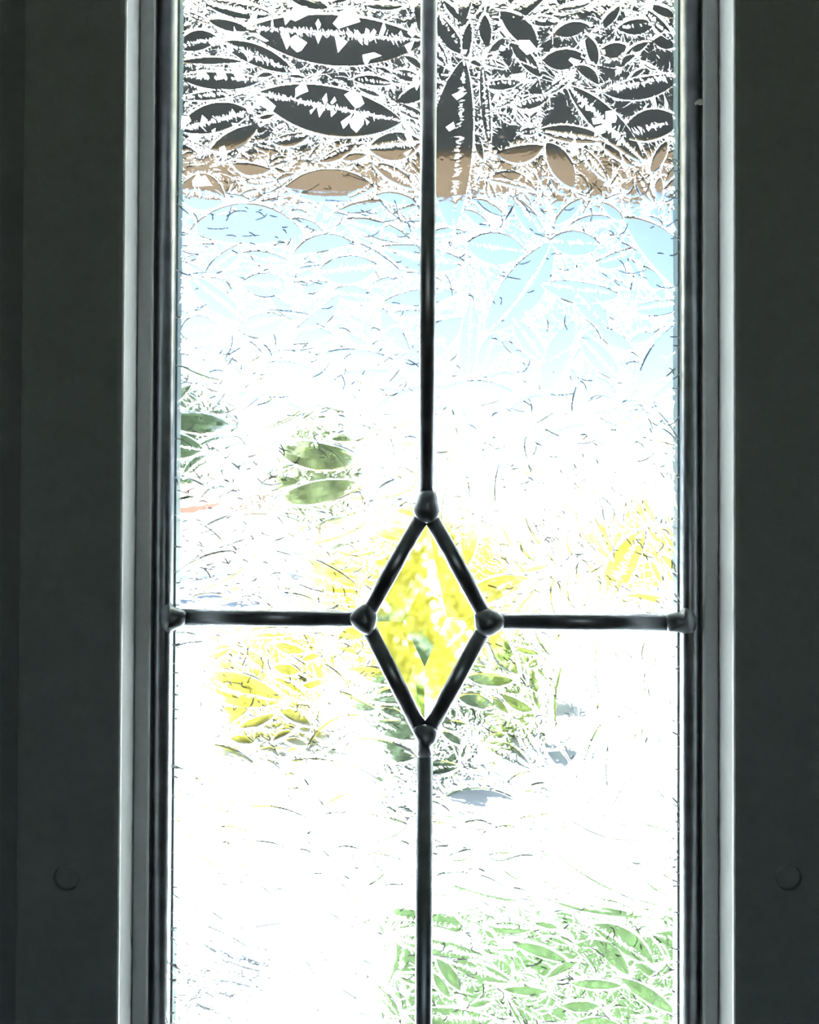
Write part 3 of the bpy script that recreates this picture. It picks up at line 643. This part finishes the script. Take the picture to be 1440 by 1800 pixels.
for (ox, oy), L_ in CH.items():
    for poly in L_:
        P = [at(ox + x / K, oy + y / K, GOUT + 0.0004) for x, y in poly]; n = len(P); c = sum(P, Vector((0, 0, 0))) / n
        v = [(q.x, GOUT + 0.00022, q.z) for q in P] + [(c.x + (q.x - c.x) * 0.93, GOUT + 0.00034, c.z + (q.z - c.z) * 0.93) for q in P]
        f = [tuple(range(n)), tuple(range(2 * n - 1, n - 1, -1))] + [(i, (i + 1) % n, n + (i + 1) % n, n + i) for i in range(n)]
        par = panes[0] if c.x < pz(752, 200)[0] else panes[1]
        # a single sheet with a raised, chamfered rim; no inner face so light scatters once
        o = obj('glass_chip', v, f[1:], MT['chip'], par)

# ------------------------------------------------------------------ outdoors: porch
GZ = -0.20; PC = at(720, 10, 1.80).z
tag(box('porch_ceiling', (-4, 4, 0.06, 2.35, PC, PC + 0.045), MT['soffit']), kind='structure')
YB = 1.80
bz0, bz1, btop = at(720, 338, YB).z, at(720, 262, YB).z, PC
bm_ = empty('porch_beam', (0, YB, bz1 - 0.018)); tag(bm_, kind='structure')
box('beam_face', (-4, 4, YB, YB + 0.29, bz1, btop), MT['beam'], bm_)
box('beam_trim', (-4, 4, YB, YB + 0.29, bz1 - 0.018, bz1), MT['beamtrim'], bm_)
tag(box('porch_floor', (-4, 4, 0.06, 1.2, GZ, -0.06), MT['concrete']), kind='structure')
tag(box('porch_roof', (-4.2, 4.2, -0.1, 2.5, PC + 0.045, PC + 0.145), MT['roof']), kind='structure')
tag(box('ground', (-60, 60, -12, 110, GZ - 0.3, GZ - 0.02), MT['lawn']), kind='structure')
tag(box('driveway', (-14, 14, 1.2, 24, GZ - 0.05, GZ), MT['concrete']), kind='structure')
# lawn strip by the path, on the right
def grass_patch(x0, x1, y0, y1, n, seed):
    r = np.random.default_rng(seed); v = []; f = []
    for i in range(n):
        x, y = r.uniform(x0, x1), r.uniform(y0, y1); h = r.uniform(0.03, 0.07); a = r.uniform(0, 6.28); w = 0.004; l = r.normal(0, 0.02, 2); b = len(v)
        v += [(x - w * math.cos(a), y - w * math.sin(a), GZ + 0.02), (x + w * math.cos(a), y + w * math.sin(a), GZ + 0.02), (x + l[0], y + l[1], GZ + 0.02 + h)]; f.append((b, b + 1, b + 2))
    return v, f
gx0 = at(690, 1680, 2.8).x
lw = box('lawn_bed', (gx0, 3.2, 1.9, 3.05, GZ - 0.02, GZ + 0.02), MT['lawn']); tag(lw, kind='structure')
gv, gf = grass_patch(gx0, 2.2, 1.95, 3.05, 30000, 3)
tag(obj('lawn_grass', gv, gf, MT['grass']), 'short pale green grass beyond the porch at lower right', 'grass', kind='stuff')
for i, (x, y, w, d) in enumerate(((-0.68, 2.38, 0.42, 0.22), (-0.70, 2.66, 0.36, 0.16))):  # flat blue-grey pieces making a darker patch on the driveway
    o = box('blue_grey_piece', (x - w / 2, x + w / 2, y - d / 2, y + d / 2, GZ, GZ + 0.03), MT['blue_grey'], None, 0.006)
    tag(o, ['nearer flat blue-grey piece on the driveway at lower left', 'farther flat blue-grey piece on the driveway at lower left'][i], 'paving slab', 'blue-grey pieces on the driveway')

# ------------------------------------------------------------------ planting
def foliage(c, rad, n, leaf, seed, flat=0.9):
    r = np.random.default_rng(seed); v = []; f = []
    for i in range(n):
        d = r.normal(0, 1, 3); d /= np.linalg.norm(d); k = r.uniform(0.55, 1.0) ** 0.6 * (1 + 0.14 * math.sin(7 * d[0] + 3 * d[2]) + 0.1 * math.sin(9 * d[1] + 5 * d[2]))
        p = np.array([c[0] + d[0] * rad[0] * k, c[1] + d[1] * rad[1] * k, c[2] + d[2] * rad[2] * k])
        a = r.normal(0, 1, 3); a /= np.linalg.norm(a); b = np.cross(a, d + r.normal(0, .4, 3)); b /= np.linalg.norm(b) + 1e-9; l = leaf * r.uniform(.6, 1.3); q = len(v)
        nn = np.cross(a, b) * l * 0.12
        v += [p - a * l, p - b * l * .38 + nn, p + a * l, p + b * l * .38 + nn]; f += [(q, q + 1, q + 2), (q, q + 2, q + 3)]
    return v, f
def tube(pts, r0, r1, n=7):
    v = []; f = []
    for k, p in enumerate(pts):
        r = r0 + (r1 - r0) * k / (len(pts) - 1)
        for i in range(n): a = 2 * math.pi * i / n; v.append((p[0] + r * math.cos(a), p[1] + r * math.sin(a), p[2]))
    for k in range(len(pts) - 1):
        for i in range(n): f.append((k * n + i, k * n + (i + 1) % n, (k + 1) * n + (i + 1) % n, (k + 1) * n + i))
    f += [tuple(range(n - 1, -1, -1)), tuple(range((len(pts) - 1) * n, len(pts) * n))]; return v, f
def plant(name, label, cat, x, y, cz, rad, m, n, leaf, seed, group=None, trunk=0.03):
    e = empty(name, (x, y, GZ)); tag(e, label, cat, group)
    v, f = foliage((x, y, cz), rad, n, leaf, seed); fo = obj('foliage', v, f, m, e); fo['kind'] = 'stuff'
    v, f = tube([(x, y, GZ - 0.02), (x + trunk * .6, y, (GZ + cz) / 2), (x, y, cz + rad[2] * .2)], trunk, trunk * .5); obj('stem' if trunk < .06 else 'trunk', v, f, MT['bark'], e)
    return e
plant('low_shrub', 'low dark green shrub below the clear lozenge', 'shrub', 0.12, 5.2, 0.17, (0.40, 0.34, 0.50), MT['leaf_d'], 5000, 0.04, 11)
plant('low_shrub', 'small light green shrub right of the dark low shrub', 'shrub', 0.80, 6.0, 0.2, (0.28, 0.27, 0.40), MT['leaf_g'], 4000, 0.05, 12)
plant('golden_shrub', 'yellow-leaved shrub straight behind the clear lozenge', 'shrub', 0.15, 7.8, 0.66, (1.1, 0.5, 0.92), MT['leaf_y'], 11000, 0.06, 13)
plant('golden_shrub', 'yellow-leaved shrub left of the lozenge above the driveway', 'shrub', -1.15, 6.3, 0.22, (0.48, 0.42, 0.5), MT['leaf_y'], 6000, 0.05, 14)
plant('young_tree', 'small olive green tree left of the upper metal strip', 'tree', -1.35, 11.5, 2.15, (0.5, 0.5, 0.75), MT['leaf_o'], 6000, 0.07, 16, trunk=0.07)
plant('broad_tree', 'dark green tree at the left edge over a reddish house', 'tree', -6.3, 19.0, 3.7, (1.7, 1.6, 1.2), MT['leaf_d'], 9000, 0.14, 17, trunk=0.16)
plant('yellow_tree', 'small yellow-leaved tree at the right by the edge strip', 'tree', 3.9, 14.0, 0.9, (0.7, 0.7, 0.9), MT['leaf_y'], 6000, 0.07, 18, trunk=0.07)
# houses across the street
def house(name, label, x0, x1, y0, y1, h, mw, wins, mroof):
    e = empty(name, ((x0 + x1) / 2, y0, GZ)); tag(e, label, 'house')
    w = box('house_wall', (x0, x1, y0, y1, GZ, h), mw, e); o = 0.4; rz = h + 1.1
    v = [(x0 - o, y0 - o, h), (x1 + o, y0 - o, h), (x1 + o, y1 + o, h), (x0 - o, y1 + o, h), (x0 + 1.0, (y0 + y1) / 2, rz), (x1 - 1.0, (y0 + y1) / 2, rz)]
    fix_normals(obj('roof', v, [(0, 1, 5, 4), (1, 2, 5), (2, 3, 4, 5), (3, 0, 4), (0, 3, 2, 1)], mroof, e))
    for a in wins:
        ww = ring('house_window', (a, a + 1.2, 0.7, 1.9), (a + .08, a + 1.12, .78, 1.82), y0 - .06, y0 + .02, MT['frame'], e)
        box('pane', (a + .08, a + 1.12, y0 - .02, y0 - .005, .78, 1.82), MT['dark'], ww)
    return e
gw = empty('garden_wall', (-9.5, 18, GZ)); tag(gw, kind='structure')
box('wall_body', (-16, -2.6, 22.0, 22.25, GZ - 0.02, 1.55), MT['render'], gw); box('coping', (-16.05, -2.55, 21.96, 22.29, 1.55, 1.62), MT['concrete'], gw)
house('brick_house', 'reddish house with brown roof at far left', -13.0, -5.2, 24.5, 30.0, 2.2, MT['brick'], (-11.5, -9.0, -6.4), MT['roof'])
house('pale_house', 'white house seen dimly at the right of the street', 2.0, 12.0, 26.0, 33.0, 1.9, MT['render'], (8.6,), MT['concrete'])
